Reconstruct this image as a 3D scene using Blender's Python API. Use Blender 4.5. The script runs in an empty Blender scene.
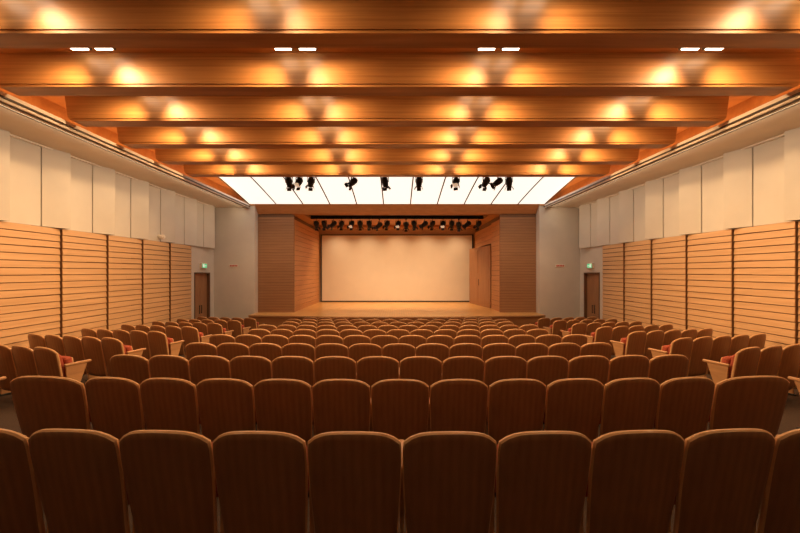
import bpy, math, random
from mathutils import Vector, Matrix
random.seed(3)
CZ=2.65; F=355.0
scene=bpy.context.scene
scene.view_settings.view_transform='Standard'
# ---------------------------------------------------------------- materials
def newmat(name):
    m=bpy.data.materials.new(name); m.use_nodes=True
    nt=m.node_tree; return m,nt,nt.nodes['Principled BSDF']
def plain(name,col,rough=.6,metal=0,noise=0.06,scale=6,bump=0):
    m,nt,b=newmat(name)
    tc=nt.nodes.new('ShaderNodeTexCoord'); n=nt.nodes.new('ShaderNodeTexNoise')
    n.inputs['Scale'].default_value=scale; n.inputs['Detail'].default_value=4
    nt.links.new(tc.outputs['Object'],n.inputs['Vector'])
    r=nt.nodes.new('ShaderNodeValToRGB')
    r.color_ramp.elements[0].position=.3; r.color_ramp.elements[1].position=.7
    r.color_ramp.elements[0].color=[c*(1-noise) for c in col]+[1]
    r.color_ramp.elements[1].color=[min(1,c*(1+noise)) for c in col]+[1]
    nt.links.new(n.outputs['Fac'],r.inputs['Fac']); nt.links.new(r.outputs['Color'],b.inputs['Base Color'])
    b.inputs['Roughness'].default_value=rough; b.inputs['Metallic'].default_value=metal
    if bump:
        bp=nt.nodes.new('ShaderNodeBump'); bp.inputs['Strength'].default_value=bump; bp.inputs['Distance'].default_value=.01
        nt.links.new(n.outputs['Fac'],bp.inputs['Height']); nt.links.new(bp.outputs['Normal'],b.inputs['Normal'])
    return m
def wood(name,c1,c2,stretch,rough=.45,scale=1.0,stripe=None,spec=.4):
    """stretch: mapping scale, small value along grain"""
    m,nt,b=newmat(name)
    tc=nt.nodes.new('ShaderNodeTexCoord'); mp=nt.nodes.new('ShaderNodeMapping')
    mp.inputs['Scale'].default_value=stretch
    nt.links.new(tc.outputs['Object'],mp.inputs['Vector'])
    n=nt.nodes.new('ShaderNodeTexNoise'); n.inputs['Scale'].default_value=scale
    n.inputs['Detail'].default_value=6; n.inputs['Roughness'].default_value=.6; n.inputs['Distortion'].default_value=.3
    nt.links.new(mp.outputs['Vector'],n.inputs['Vector'])
    r=nt.nodes.new('ShaderNodeValToRGB')
    r.color_ramp.elements[0].position=.32; r.color_ramp.elements[1].position=.68
    r.color_ramp.elements[0].color=list(c1)+[1]; r.color_ramp.elements[1].color=list(c2)+[1]
    nt.links.new(n.outputs['Fac'],r.inputs['Fac'])
    out=r.outputs['Color']
    if stripe:
        w=nt.nodes.new('ShaderNodeTexWave'); w.wave_type='BANDS'; w.bands_direction=stripe[0]
        w.inputs['Scale'].default_value=stripe[1]; w.inputs['Distortion'].default_value=.6; w.inputs['Detail'].default_value=1
        nt.links.new(tc.outputs['Object'],w.inputs['Vector'])
        mr=nt.nodes.new('ShaderNodeMapRange'); mr.inputs['To Min'].default_value=stripe[2]; mr.inputs['To Max'].default_value=1
        nt.links.new(w.outputs['Fac'],mr.inputs['Value'])
        mx=nt.nodes.new('ShaderNodeMix'); mx.data_type='RGBA'; mx.blend_type='MULTIPLY'; mx.inputs['Factor'].default_value=1
        nt.links.new(out,mx.inputs['A']); nt.links.new(mr.outputs['Result'],mx.inputs['B']); out=mx.outputs['Result']
    nt.links.new(out,b.inputs['Base Color'])
    b.inputs['Roughness'].default_value=rough; b.inputs['Specular IOR Level'].default_value=spec
    return m
def emis(name,col,s):
    m,nt,b=newmat(name); b.inputs['Base Color'].default_value=list(col)+[1]
    b.inputs['Emission Color'].default_value=list(col)+[1]; b.inputs['Emission Strength'].default_value=s
    return m
M_beam=wood('beam_wood',(.33,.140,.042),(.54,.26,.085),(.35,6,22),.42,1.0)
M_ceil=wood('ceiling_wood',(.46,.19,.055),(.58,.27,.085),(.5,6,6),.5)
M_slat=wood('slat_wood',(.60,.355,.17),(.72,.445,.225),(3,.6,18),.45)
M_slatd=plain('slat_gap_dark',(.18,.09,.04),.8)
M_seam=plain('cladding_seam',(.42,.35,.27),.8)
M_portal=wood('portal_wood',(.33,.165,.075),(.42,.215,.10),(.8,3,14),.55)
M_return=wood('return_wood',(.54,.25,.095),(.64,.32,.13),(3,.7,14),.45)
M_shell=wood('seat_shell_wood',(.30,.138,.058),(.385,.18,.077),(22,22,1.2),.36,1.0,('X',5.5,.86),.45)
M_rim=wood('seat_rim_wood',(.62,.35,.16),(.72,.42,.20),(8,8,8),.32)
M_arm=wood('arm_wood',(.46,.24,.11),(.58,.32,.15),(14,2,14),.35)
M_red=plain('seat_fabric_red',(.40,.08,.04),.9,0,.2,60,.3)
M_metal=plain('dark_metal',(.02,.02,.02),.5,.3)
M_carpet=plain('carpet',(.060,.034,.020),.95,0,.18,40,.4)
M_wall=plain('wall_plaster',(.68,.62,.53),.85,0,.03,3)
M_wall2=plain('wall_panel_cream',(.70,.645,.555),.8,0,.03,2)
M_soffit=plain('soffit_plaster',(.82,.72,.58),.85,0,.03,2)
M_trimw=plain('trim_white',(.88,.80,.68),.5)
M_trimd=plain('trim_dark',(.06,.045,.03),.5)
M_stage=wood('stage_floor_wood',(.74,.39,.12),(.86,.48,.16),(1,.35,1),.28,3.0,('X',3.0,.9))
M_stagef=wood('stage_front_wood',(.35,.16,.06),(.45,.21,.08),(1,1,8),.5)
M_screen=plain('screen_cream',(.77,.67,.53),.85,0,.02,2)
M_backw=plain('stage_back_wall',(.62,.44,.28),.85)
M_black=plain('spotlight_black',(.015,.015,.016),.45,.2)
M_door=wood('door_wood',(.34,.16,.07),(.44,.22,.10),(10,10,1),.45)
M_lum=emis('luminous_panel',(1.0,.92,.80),1.1)
M_lamp=emis('lamp_glow',(1.0,.86,.66),10)
M_lens=emis('lens_glow',(1.0,.8,.55),.4)
M_green=emis('exit_green',(.15,.75,.35),.5)
M_signw=emis('exit_white',(.85,.95,.8),.6)
M_signr=plain('sign_red',(.6,.08,.05),.6)
# ---------------------------------------------------------------- mesh builder
class MB:
    def __init__(s): s.v=[];s.f=[];s.m=[];s.sm=[]
    def quadbox(s,pts,mat=0,smooth=False):
        n=len(s.v); s.v+=[tuple(p) for p in pts]
        for q in ((0,3,2,1),(4,5,6,7),(0,1,5,4),(1,2,6,5),(2,3,7,6),(3,0,4,7)):
            s.f.append(tuple(n+i for i in q)); s.m.append(mat); s.sm.append(smooth)
    def box(s,x0,x1,y0,y1,z0,z1,mat=0,M=None):
        p=[Vector(c) for c in ((x0,y0,z0),(x1,y0,z0),(x1,y1,z0),(x0,y1,z0),(x0,y0,z1),(x1,y0,z1),(x1,y1,z1),(x0,y1,z1))]
        if M: p=[M@q for q in p]
        s.quadbox(p,mat)
    def rbox(s,x0,x1,y0,y1,z0,z1,r,mat=0,M=None,seg=3):
        import bmesh
        bm=bmesh.new(); bmesh.ops.create_cube(bm,size=1)
        for v in bm.verts:
            v.co=Vector(((x0+x1)/2+v.co.x*(x1-x0),(y0+y1)/2+v.co.y*(y1-y0),(z0+z1)/2+v.co.z*(z1-z0)))
        bmesh.ops.bevel(bm,geom=list(bm.edges),offset=r,segments=seg,profile=.5,affect='EDGES')
        n=len(s.v); bm.verts.index_update()
        for v in bm.verts: s.v.append(tuple(M@v.co if M else v.co))
        for f in bm.faces: s.f.append(tuple(n+v.index for v in f.verts)); s.m.append(mat); s.sm.append(True)
        bm.free()
    def cyl(s,a,b,r0,r1=None,n=16,mat=0,cap=True,capmat=None):
        a=Vector(a);b=Vector(b); r1=r0 if r1 is None else r1
        q=(b-a).to_track_quat('Z','Y'); k=len(s.v)
        for c,r in ((a,r0),(b,r1)):
            for i in range(n):
                t=2*math.pi*i/n; s.v.append(tuple(c+q@Vector((r*math.cos(t),r*math.sin(t),0))))
        for i in range(n):
            j=(i+1)%n; s.f.append((k+i,k+j,k+n+j,k+n+i)); s.m.append(mat); s.sm.append(True)
        if cap:
            s.f.append(tuple(k+i for i in reversed(range(n)))); s.m.append(mat); s.sm.append(False)
            s.f.append(tuple(k+n+i for i in range(n))); s.m.append(mat if capmat is None else capmat); s.sm.append(False)
    def prism(s,prof,x0,x1,mat=0,axis='x'):
        n=len(prof);k=len(s.v)
        for x in (x0,x1):
            for (a,b) in prof: s.v.append((x,a,b) if axis=='x' else (a,x,b))
        for i in range(n):
            j=(i+1)%n; s.f.append((k+i,k+j,k+n+j,k+n+i)); s.m.append(mat); s.sm.append(False)
        s.f.append(tuple(k+i for i in reversed(range(n)))); s.m.append(mat); s.sm.append(False)
        s.f.append(tuple(k+n+i for i in range(n))); s.m.append(mat); s.sm.append(False)
    def mesh(s,name,mats):
        me=bpy.data.meshes.new(name); me.from_pydata(s.v,[],s.f); me.update()
        for m in mats: me.materials.append(m)
        for i,p in enumerate(me.polygons): p.material_index=s.m[i]; p.use_smooth=s.sm[i]
        import bmesh
        bm=bmesh.new(); bm.from_mesh(me); bmesh.ops.recalc_face_normals(bm,faces=bm.faces); bm.to_mesh(me); bm.free()
        return me
def obj(name,me,loc=(0,0,0),rz=0,parent=None):
    o=bpy.data.objects.new(name,me); o.location=loc; o.rotation_euler=(0,0,rz)
    scene.collection.objects.link(o)
    if parent: o.parent=parent
    return o
def build(name,mb,mats,**k): return obj(name,mb.mesh(name,mats),**k)
def R(z): return z+CZ      # height relative to the lens -> world
def floorz(y): return max(0.0,.9635-.07*y)
W=8.2; YB=-3.2; SO=2.88
# ---------------------------------------------------------------- floor
mb=MB(); x0,x1=-W-.3,W+.3
mb.prism([(YB-.2,floorz(YB-.2)),(13.764,0),(22.4,0),(22.4,-.2),(YB-.2,-.2)],x0,x1)
build('floor',mb,[M_carpet])
# ---------------------------------------------------------------- walls
def sidewall(s,name):
    mb=MB()
    a,b=sorted((s*(W),s*(W+.3)))
    H=R(3.9)
    mb.box(a,b,YB,14.35,0,H); mb.box(a,b,15.55,16.1,0,H)
    mb.box(a,b,14.35,15.55,R(-.02),H)
    return build(name,mb,[M_wall])
sidewall(-1,'wall_left'); sidewall(1,'wall_right')
mb=MB(); mb.box(-W-.3,W+.3,YB-.2,YB,0,R(3.9)); build('wall_back',mb,[M_wall])
# front columns (white)
mb=MB()
for s in (-1,1):
    a,b=sorted((s*6.38,s*(W+.3))); mb.box(a,b,15.9,16.35,0,R(3.2))
build('wall_front',mb,[M_wall2])
# pleated cream cladding on upper side walls
def pleats(s,name):
    mb=MB(); z0=R(1.045); z1=R(SO)
    o=s*(W-.005)
    def slab(ya,yb,xa,xb,m):
        mb.quadbox([(xa,ya,z0),(xb,yb,z0),(o,yb,z0),(o,ya,z0),(xa,ya,z1),(xb,yb,z1),(o,yb,z1),(o,ya,z1)],m)
    slab(-3.19,15.89,s*(W-.02),s*(W-.02),1)
    y=14.1-1.36*12
    while y<15.7:
        yc=y+.80; ye=y+1.36
        slab(y+.012,min(yc,15.85)-.012,s*(W-.04),s*(W-.08),0)
        if yc<15.85:
            slab(yc+.012,min(ye,15.86)-.012,s*(W-.09),s*(W-.25),0)
        y=ye
    return build(name,mb,[M_wall2,M_seam])
pleats(-1,'acoustic_wall_cladding'); pleats(1,'acoustic_wall_cladding')
# slatted wood panels
PTOP=R(1.03)
def slatpanel(s,ya,yb):
    mb=MB(); z0=floorz(ya)+.0
    xa=s*(W-.19); xb=s*(W-.13); o=s*(W-.01) # near edge stands further out
    mb.quadbox([(xa+s*.02,ya+.005,z0),(xb+s*.02,yb-.005,z0),(o,yb-.005,z0),(o,ya+.005,z0),(xa+s*.02,ya+.005,PTOP-.01),(xb+s*.02,yb-.005,PTOP-.01),(o,yb-.005,PTOP-.01),(o,ya+.005,PTOP-.01)],1)
    z=PTOP; h=.158
    while z>z0+.12:
        t=z; bz=z-h+.018
        ymid=ya+(yb-ya)*random.choice((.35,.5,.65)); f=(ymid-ya)/(yb-ya); xm=xa+(xb-xa)*f
        for (p,q,xp,xq,dz) in ((ya,ymid,xa,xm,0),(ymid,yb,xm,xb,random.choice((0,.006,.0)))):
            mb.quadbox([(xp-s*.004,p,bz+dz),(xq-s*.004,q,bz+dz),(xq+s*.02,q,bz+dz),(xp+s*.02,p,bz+dz),
                    (xp+s*.012,p,t),(xq+s*.012,q,t),(xq+s*.02,q,t),(xp+s*.02,p,t)],0)
        z-=h
    return obj('slatted_wood_panel',mb.mesh('slatted_wood_panel',[M_slat,M_slatd]))
for s in (-1,1):
    y=13.95
    while y>YB+1.4:
        slatpanel(s,y-1.36+.004,y-.004); y-=1.36
# ---------------------------------------------------------------- doors in side walls
def sidedoor(s,name):
    mb=MB(); zt=R(-.02)
    xi=s*(W+.10)
    def bx(xa,xb,ya,yb,za,zb,m): a,b=sorted((xa,xb)); mb.box(a,b,ya,yb,za,zb,m)
    bx(xi,s*(W+.17),14.37,14.955,0.01,zt-.03,0); bx(xi,s*(W+.17),14.965,15.53,0.01,zt-.03,0)
    bx(s*(W-.02),s*(W+.2),14.355,14.40,0,zt-.005,1); bx(s*(W-.02),s*(W+.2),15.50,15.545,0,zt-.005,1)
    bx(s*(W-.02),s*(W+.2),14.355,15.545,zt-.05,zt-.005,1)
    for yy in (14.88,15.04):
        mb.cyl((s*(W+.07),yy,.9),(s*(W+.07),yy,1.25),.014,n=8,mat=2)
        for zz in (.93,1.22): mb.cyl((s*(W+.07),yy,zz),(s*(W+.11),yy,zz),.01,n=8,mat=2)
    build(name,mb,[M_door,M_slatd,M_metal])
sidedoor(-1,'door_1'); sidedoor(1,'door_2')
def exitsign(s):
    mb=MB(); z=R(.26); a,b=sorted((s*(W-.10),s*(W)))
    mb.rbox(a,b,14.75,15.15,z-.11,z+.11,.012,0)
    f=s*(W-.104)
    a2,b2=sorted((f,f+s*.01))
    mb.box(a2,b2,14.78,15.12,z-.085,z+.085,1)
    a3,b3=sorted((f-s*.003,f)); 
    mb.box(a3,b3,14.82,14.92,z-.06,z+.06,2); mb.box(a3,b3,14.96,15.08,z-.012,z+.012,2)
    build('exit_sign',mb,[M_trimw,M_green,M_signw])
exitsign(-1); exitsign(1)
for s in (-1,1):
    mb=MB(); xc=s*7.3; z=R(.28)
    mb.box(xc-.2,xc+.2,15.875,15.9,z-.06,z+.06,0)
    for i in range(5): mb.box(xc-.17+i*.07,xc-.12+i*.07,15.868,15.876,z-.035,z+.035,1)
    build('wall_notice_sign',mb,[M_trimw,M_signr])
mb=MB(); mb.cyl((-W+.02,12.1,R(1.2)),(-W+.26,12.1,R(1.2)),.07,n=20,mat=0,capmat=0); mb.cyl((-W+.26,12.1,R(1.2)),(-W+.28,12.1,R(1.2)),.05,.05,n=16,mat=0,capmat=0)
build('wall_speaker',mb,[M_trimw,M_black])
# ---------------------------------------------------------------- ceiling
mb=MB(); CT=3.55
mb.box(-7.2,7.2,YB,12.5,R(CT),R(CT)+.15,0)
for s in (-1,1):
    a,b=sorted((s*6.64,s*7.2)); mb.box(a,b,12.5,15.9,R(CT),R(CT)+.15,0)
    a,b=sorted((s*7.2,s*7.3)); mb.box(a,b,YB,15.9,R(SO+.08),R(CT)+.15,0)
    a,b=sorted((s*6.64,s*(W+.02))); mb.box(a,b,YB,15.9,R(SO),R(SO+.08),1)
mb.box(-7.2,7.2,15.9,16.0,R(3.2),R(CT)+.15,0)
build('ceiling',mb,[M_ceil,M_soffit])
for i,s in enumerate((-1,1)):
    mb=MB()
    def bx(xa,xb,za,zb,m): a,b=sorted((s*xa,s*xb)); mb.box(a,b,YB+.01,15.89,R(za),R(zb),m)
    bx(6.60,6.64,SO-.015,SO+.14,0); bx(6.64,6.70,SO-.02,SO,1); bx(6.70,6.74,SO-.03,SO,0); bx(6.84,6.86,SO-.012,SO,1)
    bx(6.57,6.60,SO+.03,SO+.06,1); bx(8.05,8.17,SO-.03,SO,0)
    tr=build('trim_%d'%(i+1),mb,[M_trimw,M_trimd])
    l=bpy.data.lights.new('wall_fill_lamp','AREA'); l.shape='RECTANGLE'; l.size=.03; l.size_y=13.5; l.energy=42; l.color=(1,.80,.56)  # added strip lamp along the trim, put in to brighten the side walls
    lo=bpy.data.objects.new('lamp',l); scene.collection.objects.link(lo); lo.parent=tr; lo.location=(s*6.78,8.9,R(SO)-.03); lo.rotation_euler=(0,math.radians(45*s*-1),0)
# beams
BF=[4.46+1.29*i for i in range(-5,6)]
BF=[b for b in BF if b>YB+.6]
me=None
for b in BF:
    if me is None:
        mb=MB(); z0=3.0; z1=CT
        pr=[]
        n=6
        for k in range(n+1):
            t=k/n*math.pi/2; pr.append((6.42+.12*math.sin(t), z0+.12*(1-math.cos(t))))
        pr.append((6.60,z1)); pr+= [(-x,z) for x,z in reversed(pr)]
        N=len(pr)
        for y in (0,.30):
            for x,z in pr: mb.v.append((x,y,z))
        for i in range(N):
            j=(i+1)%N; mb.f.append((i,j,N+j,N+i)); mb.m.append(0); mb.sm.append(False)
        mb.f.append(tuple(range(N))); mb.m.append(0); mb.sm.append(False)
        mb.f.append(tuple(range(N,2*N))); mb.m.append(0); mb.sm.append(False)
        mb.box(-6.40,6.40,-.012,0,z0+.045,z0+.075,0)
        me=mb.mesh('ceiling_beam',[M_beam])
    obj('ceiling_beam',me,(0,b,CZ))
# recessed downlights (twin lamps) with real spot lamps
mb=MB()
for sx in (-.19,.19):
    mb.box(sx-.15,sx+.15,-.12,.12,-.03,0,0); mb.box(sx-.125,sx+.125,-.095,.095,-.05,-.03,1)
me_d=mb.mesh('recessed_downlight',[M_trimd,M_lamp])
def spotdata(name,e,ang,blend,col,rad=.06):
    l=bpy.data.lights.new(name,'SPOT'); l.energy=e; l.spot_size=math.radians(ang); l.spot_blend=blend; l.color=col; l.shadow_soft_size=rad; return l
WARM=(1,.61,.29)
ld=spotdata('downlight_lamp',155,122,1.0,WARM,.14); ld_b=spotdata('downlight_lamp_dim',85,122,1.0,WARM,.14); ld_c=spotdata('downlight_lamp_rear',22,122,1.0,WARM,.14)
for b in BF:
    for X in (-4.8,-1.6,1.6,4.8):
        o=obj('recessed_downlight',me_d,(X,b-.24,R(CT)))
        if b<1.5: continue
        for sx in (-1,1):
            l=bpy.data.objects.new('lamp',ld if b>5 else (ld_b if b>4 else ld_c)); scene.collection.objects.link(l); l.parent=o
            l.location=(sx*.19,-.10,-.16); l.rotation_euler=(math.radians(7),math.radians(-40*sx),0)
# cove lamps above the soffit (strip lights)
for s in (-1,1):
    mb=MB(); mb.box(-.04,.04,-8.5,8.5,0,.05,0)
    o=build('cove_light_strip',mb,[M_trimw],loc=(s*7.0,7.0,R(SO+.08)))
    l=bpy.data.lights.new('cove_lamp','AREA'); l.shape='RECTANGLE'; l.size=.08; l.size_y=17; l.energy=48; l.color=(1,.5,.2)
    lo=bpy.data.objects.new('lamp',l); scene.collection.objects.link(lo); lo.parent=o; lo.location=(0,0,.07); lo.rotation_euler=(math.pi,0,0)
# ---------------------------------------------------------------- luminous ceiling
mb=MB()
cur=[(12.5,3.54),(12.9,3.53),(13.3,3.49),(13.8,3.41),(14.4,3.31),(15.0,3.20),(15.5,3.11),(15.85,3.04)]
NP=11; wd=6.6*2/NP
for i in range(NP):
    xa=-6.6+i*wd+.02; xb=-6.6+(i+1)*wd-.02
    for (y0,z0),(y1,z1) in zip(cur,cur[1:]):
        mb.quadbox([(xa,y0,R(z0)),(xb,y0,R(z0)),(xb,y1,R(z1)),(xa,y1,R(z1)),(xa,y0,R(z0)+.02),(xb,y0,R(z0)+.02),(xb,y1,R(z1)+.02),(xa,y1,R(z1)+.02)],0)
for i in range(NP+1):
    x=-6.6+i*wd
    for (y0,z0),(y1,z1) in zip(cur,cur[1:]):
        mb.quadbox([(x-.025,y0,R(z0)-.01),(x+.025,y0,R(z0)-.01),(x+.025,y1,R(z1)-.01),(x-.025,y1,R(z1)-.01),(x-.025,y0,R(z0)+.03),(x+.025,y0,R(z0)+.03),(x+.025,y1,R(z1)+.03),(x-.025,y1,R(z1)+.03)],1)
build('luminous_ceiling_panel',mb,[M_lum,M_trimd])
mb=MB()
mb.prism([(15.9,R(3.03)),(16.25,R(2.66)),(16.35,R(2.66)),(16.35,R(3.2)),(15.9,R(3.2))],-6.37,6.37,0)
for s in (-1,1):
    a,b=sorted((s*6.37,s*6.63)); mb.box(a,b,15.86,15.895,R(2.97),R(3.2),0)
build('proscenium_fascia',mb,[M_return])
# ---------------------------------------------------------------- stage
SF=R(-1.85)
mb=MB()
pl=[]
for k in range(17):
    t=-1+2*k/16; pl.append((6.37*t,15.25-.55*(1-t*t)))
pl+=[(6.37,16.25),(4.85,16.25),(4.85,21.93),(-4.85,21.93),(-4.85,16.25),(-6.37,16.25)]
def extr(mb,pl,z0,z1,ms,mt):
    n=len(pl);k=len(mb.v)
    for z in (z0,z1):
        for x,y in pl: mb.v.append((x,y,z))
    for i in range(n):
        j=(i+1)%n; mb.f.append((k+i,k+j,k+n+j,k+n+i)); mb.m.append(ms); mb.sm.append(False)
    mb.f.append(tuple(k+i for i in reversed(range(n)))); mb.m.append(ms); mb.sm.append(False)
    mb.f.append(tuple(k+n+i for i in range(n))); mb.m.append(mt); mb.sm.append(False)
extr(mb,pl,0,SF-.06,1,1)
pl2=[(x*1.0,y-(.04 if y<15.5 else 0)) for x,y in pl]
extr(mb,pl2,SF-.06,SF,2,0)
build('stage',mb,[M_stage,M_stagef,M_arm])
def battens(mb,P,Q,z0,z1,n_out,pitch,gap,mb_s,mb_g):
    P=Vector((P[0],P[1],0));Q=Vector((Q[0],Q[1],0));N=Vector((n_out[0],n_out[1],0))
    def slab(a,b,za,zb,t0,t1,m):
        p=[a+N*t1,b+N*t1,b+N*t0,a+N*t0]
        mb.quadbox([(v.x,v.y,za) for v in p]+[(v.x,v.y,zb) for v in p],m)
    slab(P,Q,z0,z1,-.05,0,mb_g)
    z=z0
    while z+pitch<=z1+.001:
        slab(P,Q,z,z+pitch-gap,0,.02,mb_s); z+=pitch
for s in (-1,1):
    mb=MB(); battens(mb,(s*6.37,16.28),(s*4.72,16.28),SF,R(2.64),(0,-1),.125,.014,0,1)
    build('portal_slat_panel',mb,[M_portal,M_slatd])
    mb=MB()
    if s<0: battens(mb,(s*4.80,16.35),(s*4.80,21.83),SF,R(2.62),(-s,0),.24,.015,0,1)
    else:
        battens(mb,(s*4.80,16.35),(s*4.80,18.0),SF,R(2.62),(-s,0),.24,.015,0,1)
        battens(mb,(s*4.80,18.0),(s*4.80,21.83),SF+3.3,R(2.62),(-s,0),.24,.015,0,1)
        battens(mb,(s*4.80,21.2),(s*4.80,21.83),SF,SF+3.3,(-s,0),.24,.015,0,1)
    build('stage_side_panel',mb,[M_return,M_slatd])
mb=MB()
Mx=Matrix.Translation((4.78,18.05,SF+.01))@Matrix.Rotation(math.radians(8),4,'Z')
mb.box(-.05,0,0,1.55,0,3.2,0,Mx); mb.box(-.05,0,1.57,3.08,0,3.2,0,Mx)
for q in (.2,1.75):
    for zz in (.2,1.75): mb.box(-.062,-.05,q,q+1.15,zz,zz+1.3,1,Mx)
mb.cyl(Mx@Vector((-.1,1.45,1.1)),Mx@Vector((-.1,1.45,1.45)),.015,n=8,mat=2)
build('door_3',mb,[M_door,M_door,M_metal])
mb=MB(); mb.box(-5.2,5.2,21.95,22.2,0,R(3.2)); build('wall_stage_back',mb,[M_backw])
for s,nm in ((-1,'wall_stage_left'),(1,'wall_stage_right')):
    mb=MB(); a,b=sorted((s*4.87,s*5.2)); mb.box(a,b,16.36,21.95,0,R(3.2)); build(nm,mb,[M_slatd])
mb=MB()
mb.box(-4.86,4.86,16.36,16.6,R(2.65),R(2.75),0); mb.box(-4.86,4.86,17.75,21.94,R(2.65),R(2.75),0)
for s in (-1,1):
    a,b=sorted((s*4.3,s*4.86)); mb.box(a,b,16.6,17.75,R(2.65),R(2.75),0)
mb.box(-4.86,4.86,16.36,21.94,R(3.15),R(3.2),1)
mb.box(-4.3,4.3,16.58,16.6,R(2.65),R(3.15),1); mb.box(-4.3,4.3,17.75,17.77,R(2.65),R(3.15),1)
mb.box(-4.7,4.7,20.0,20.05,R(2.5),R(2.65),0)
build('ceiling_stage',mb,[M_ceil,M_black])
mb=MB()
mb.box(-4.62,4.62,21.86,21.9,SF+.08,R(2.25),0)
mb.box(-4.70,4.70,21.84,21.93,R(2.25),R(2.31),1); mb.box(-4.70,4.70,21.84,21.93,SF,SF+.08,1)
for s in (-1,1):
    a,b=sorted((s*4.62,s*4.70)); mb.box(a,b,21.84,21.93,SF+.08,R(2.25),1)
build('projection_screen',mb,[M_screen,M_trimd])
# ---------------------------------------------------------------- stage spotlights
def spotmesh(tilt,yaw,seed):
    mb=MB(); Rm=Matrix.Rotation(yaw,4,'Z')@Matrix.Rotation(tilt,4,'X')
    T=Matrix.Translation((0,0,-.30))@Rm
    mb.box(-.03,.03,-.035,.035,-.05,.045,0); mb.cyl((0,0,-.05),(0,0,-.13),.012,n=8,mat=0)
    Ry=Matrix.Rotation(yaw,4,'Z')
    mb.box(-.13,.13,-.018,.018,-.145,-.13,0,Ry)
    for s in (-1,1): mb.box(s*.125-.008,s*.125+.008,-.018,.018,-.32,-.13,0,Ry)
    def C(y0,y1,r0,r1,cm=None): mb.cyl(T@Vector((0,y0,0)),T@Vector((0,y1,0)),r0,r1,n=16,mat=0,capmat=cm)
    C(-.17,-.12,.06,.10); C(-.12,.10,.105,.105); C(.10,.17,.085,.10,1)
    for k in range(3): C(-.10+k*.05,-.08+k*.05,.115,.115)
    for a in range(4):
        Q=T@Matrix.Rotation(a*math.pi/2,4,'Y')@Matrix.Translation((0,.175,.10))@Matrix.Rotation(math.radians(28),4,'X')
        mb.box(-.075,.075,0,.11,-.004,.004,0,Q)
    return mb.mesh('stage_spotlight',[M_black,M_lens])
sm=[spotmesh(math.radians(t),math.radians(a),i) for i,(a,t) in enumerate(((0,-55),(24,-40),(-20,-62),(160,-50),(70,-35)))]
def batten(name,y,z,x0,x1,top):
    mb=MB(); mb.cyl((x0,y,z),(x1,y,z),.024,n=10)
    n=6
    for i in range(n):
        x=x0+.2+(x1-x0-.4)*i/(n-1); mb.cyl((x,y,z),(x,y,top),.01,n=6)
    return build(name,mb,[M_black])
b1=batten('lighting_batten',12.3,R(3.42),-4.6,4.6,R(3.55))
for i,px in enumerate((289,299,311,353,385,419,456,486,498,509)):
    obj('stage_spotlight',sm[(i*3)%5],((px-397)/F*12.3,12.3,R(3.42)))
# front-of-house lamps on the batten: wash the proscenium and apron
for s in (-1,1):
    for (X,tx,e) in ((3.9,5.6,250),(1.3,2.0,300)):
        src=Vector((s*X,12.5,R(3.0))); dst=Vector((s*tx,16.3,R(-.6 if X>2 else -1.7)))
        l=bpy.data.objects.new('lamp',spotdata('foh_lamp',e,62,1.0,(1,.66,.38),.1)); scene.collection.objects.link(l); l.parent=b1
        l.location=src; l.rotation_euler=(dst-src).to_track_quat('-Z','Y').to_euler()
b2=batten('overstage_batten',17.2,R(2.62),-4.2,4.2,R(3.149))
for i in range(19):
    X=-3.95+7.9*i/18+random.uniform(-.1,.1)
    o=obj('stage_spotlight',sm[(i*7)%5],(X,17.2,R(2.62)-random.choice((0,0,.06))))
for i,X in enumerate((-3.6,-1.8,0,1.8,3.6)):
    mb=MB(); mb.cyl((0,0,0),(0,0,-.03),.10,.09,n=20,mat=0,capmat=1)
    o=build('stage_downlight',mb,[M_trimd,M_lamp],loc=(X,20.7,R(2.65)))
    l=bpy.data.objects.new('lamp',spotdata('stage_lamp',150,130,1.0,(1,.69,.40),.1)); scene.collection.objects.link(l); l.parent=o
    l.location=(0,0,-.06); l.rotation_euler=(math.radians(12),0,0)
for X in (-2.6,0,2.6):
    l=bpy.data.objects.new('lamp',spotdata('batten_lamp',370,100,1.0,(1,.69,.40),.1)); scene.collection.objects.link(l)
    l.parent=b2; l.location=(X,17.5,R(2.2)); l.rotation_euler=(math.radians(34),0,0)
# ---------------------------------------------------------------- seats
def sheet(mb,hw,H0,H1,y_off,th,mats,lean=.17,curv=.045,nu=16,nv=14):
    def pt(u,v):
        top=H1-.034*u*u-.050*abs(u)**6
        z=H0+(top-H0)*v
        rel=(z-.25)/(H1-.25)
        w=hw*(.92+.08*math.sin(max(0,min(1,rel/.7))*math.pi/2)) *(1-.10*max(0,(rel-.76)/.24)**2.2)
        return u*w, -(z-.40)*lean+curv*u*u+y_off, z
    def grid(dy,ins):
        base=len(mb.v)
        for j in range(nv+1):
            for i in range(nu+1):
                x,y,z=pt(-1+2*i/nu,j/nv)
                x*=(1-ins); z=z-(ins*.27 if j==nv else 0)
                mb.v.append((x,y+dy,z))
        return base
    levels=[(0,.030),(.010,.0),(th-.012,.0),(th,.03)]
    g=[grid(dy,ins) for dy,ins in levels]
    W1=nu+1
    def q(a,b,c,d,m,s=True): mb.f.append((a,b,c,d)); mb.m.append(m); mb.sm.append(s)
    for base,m in ((g[0],mats[0]),(g[-1],mats[1])):
        for j in range(nv):
            for i in range(nu):
                k=base+j*W1+i; q(k,k+1,k+W1+1,k+W1,m)
    loop=[(i,0) for i in range(nu)]+[(nu,j) for j in range(nv)]+[(i,nv) for i in range(nu,0,-1)]+[(0,j) for j in range(nv,0,-1)]
    for a,b in zip(g,g[1:]):
        for k in range(len(loop)):
            i,j=loop[k]; i2,j2=loop[(k+1)%len(loop)]
            q(a+j*W1+i,a+j2*W1+i2,b+j2*W1+i2,b+j*W1+i,mats[2],False)
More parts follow.
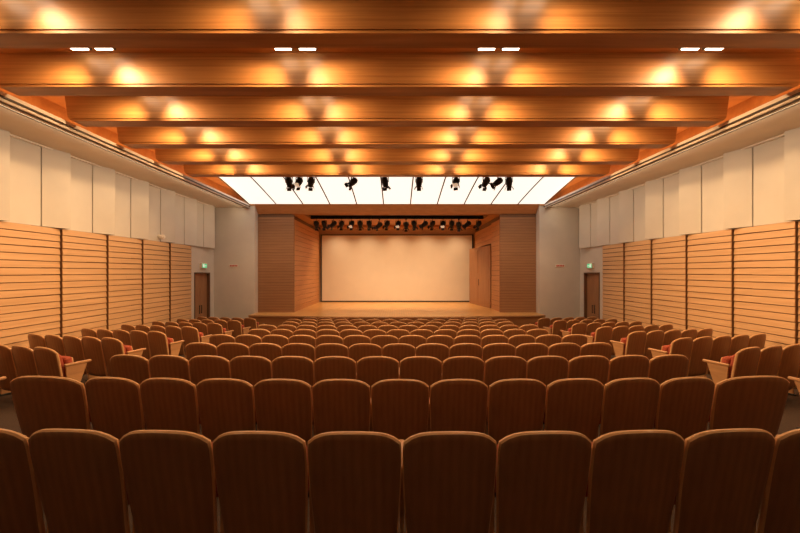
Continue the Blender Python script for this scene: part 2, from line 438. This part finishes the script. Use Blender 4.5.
def armset(mb,x):
    mb.rbox(x-.024,x+.024,.075,.44,.605,.645,.013,3)
    mb.prism([(.10,.02),(.30,.02),(.28,.30),(.38,.605),(.09,.605),(.11,.30)],x-.014,x+.014,3)
    mb.rbox(x-.024,x+.024,.06,.36,.0,.03,.01,4)
def seatmesh(extra):
    mb=MB()
    sheet(mb,.277,.13,.925,0,.036,(0,0,1))
    sheet(mb,.235,.36,.86,.040,.055,(2,2,2),curv=.04)
    T=Matrix.Translation((0,.17,.37))@Matrix.Rotation(math.radians(10),4,'X')
    mb.rbox(-.232,.232,.0,.105,0,.36,.04,2,T,4)
    mb.rbox(-.20,.20,.10,.125,.03,.33,.012,1,T,2)
    mb.cyl((-.25,.19,.40),(.265,.19,.40),.014,n=8,mat=4)
    armset(mb,.28)
    if extra: armset(mb,-.28)
    return mb.mesh('theatre_seat',[M_shell,M_rim,M_red,M_arm,M_metal])
me_s=seatmesh(False); me_e=seatmesh(True)
P=.56; RR=46.0
for r in range(10):
    d=2.04+ (1.29*r if r<1 else 1.29+1.27*(r-1))
    n=14 if r%2==0 else 13
    for k in range(n):
        sarc=(k-(n-1)/2)*P+.03
        wide=(r==1 and k in (0,n-1))
        if wide: sarc+=.125*(1 if k else -1)
        ph=sarc/RR
        X=RR*math.sin(ph); y=d+RR*(1-math.cos(ph))
        yy=y+.05
        o=obj('theatre_seat',me_e if k==0 else me_s,(X,yy,floorz(yy)),ph)
        if wide: o.scale=(1.42,1,1)
    if r<9:
        th=math.radians(18)
        for s in (-1,1):
            for k in range(5):
                X=s*(5.43+k*P*math.cos(th)); y=d+.85+k*P*math.sin(th)
                yy=y+.05
                first=(k==0 and s>0) or (k==4 and s<0)
                obj('theatre_seat',me_e if first else me_s,(X,yy,floorz(yy)),s*th)
# ---------------------------------------------------------------- world, camera
w=bpy.data.worlds.new('World'); scene.world=w; w.use_nodes=True
w.node_tree.nodes['Background'].inputs[0].default_value=(.5,.4,.3,1); w.node_tree.nodes['Background'].inputs[1].default_value=.02
cam=bpy.data.cameras.new('Camera'); cam.lens=F/800*36; cam.sensor_width=36; cam.shift_x=3/800; cam.shift_y=5.5/800
cam.clip_start=.05
co=bpy.data.objects.new('Camera',cam); scene.collection.objects.link(co); co.location=(0,0,CZ); co.rotation_euler=(math.pi/2,0,0)
scene.camera=co
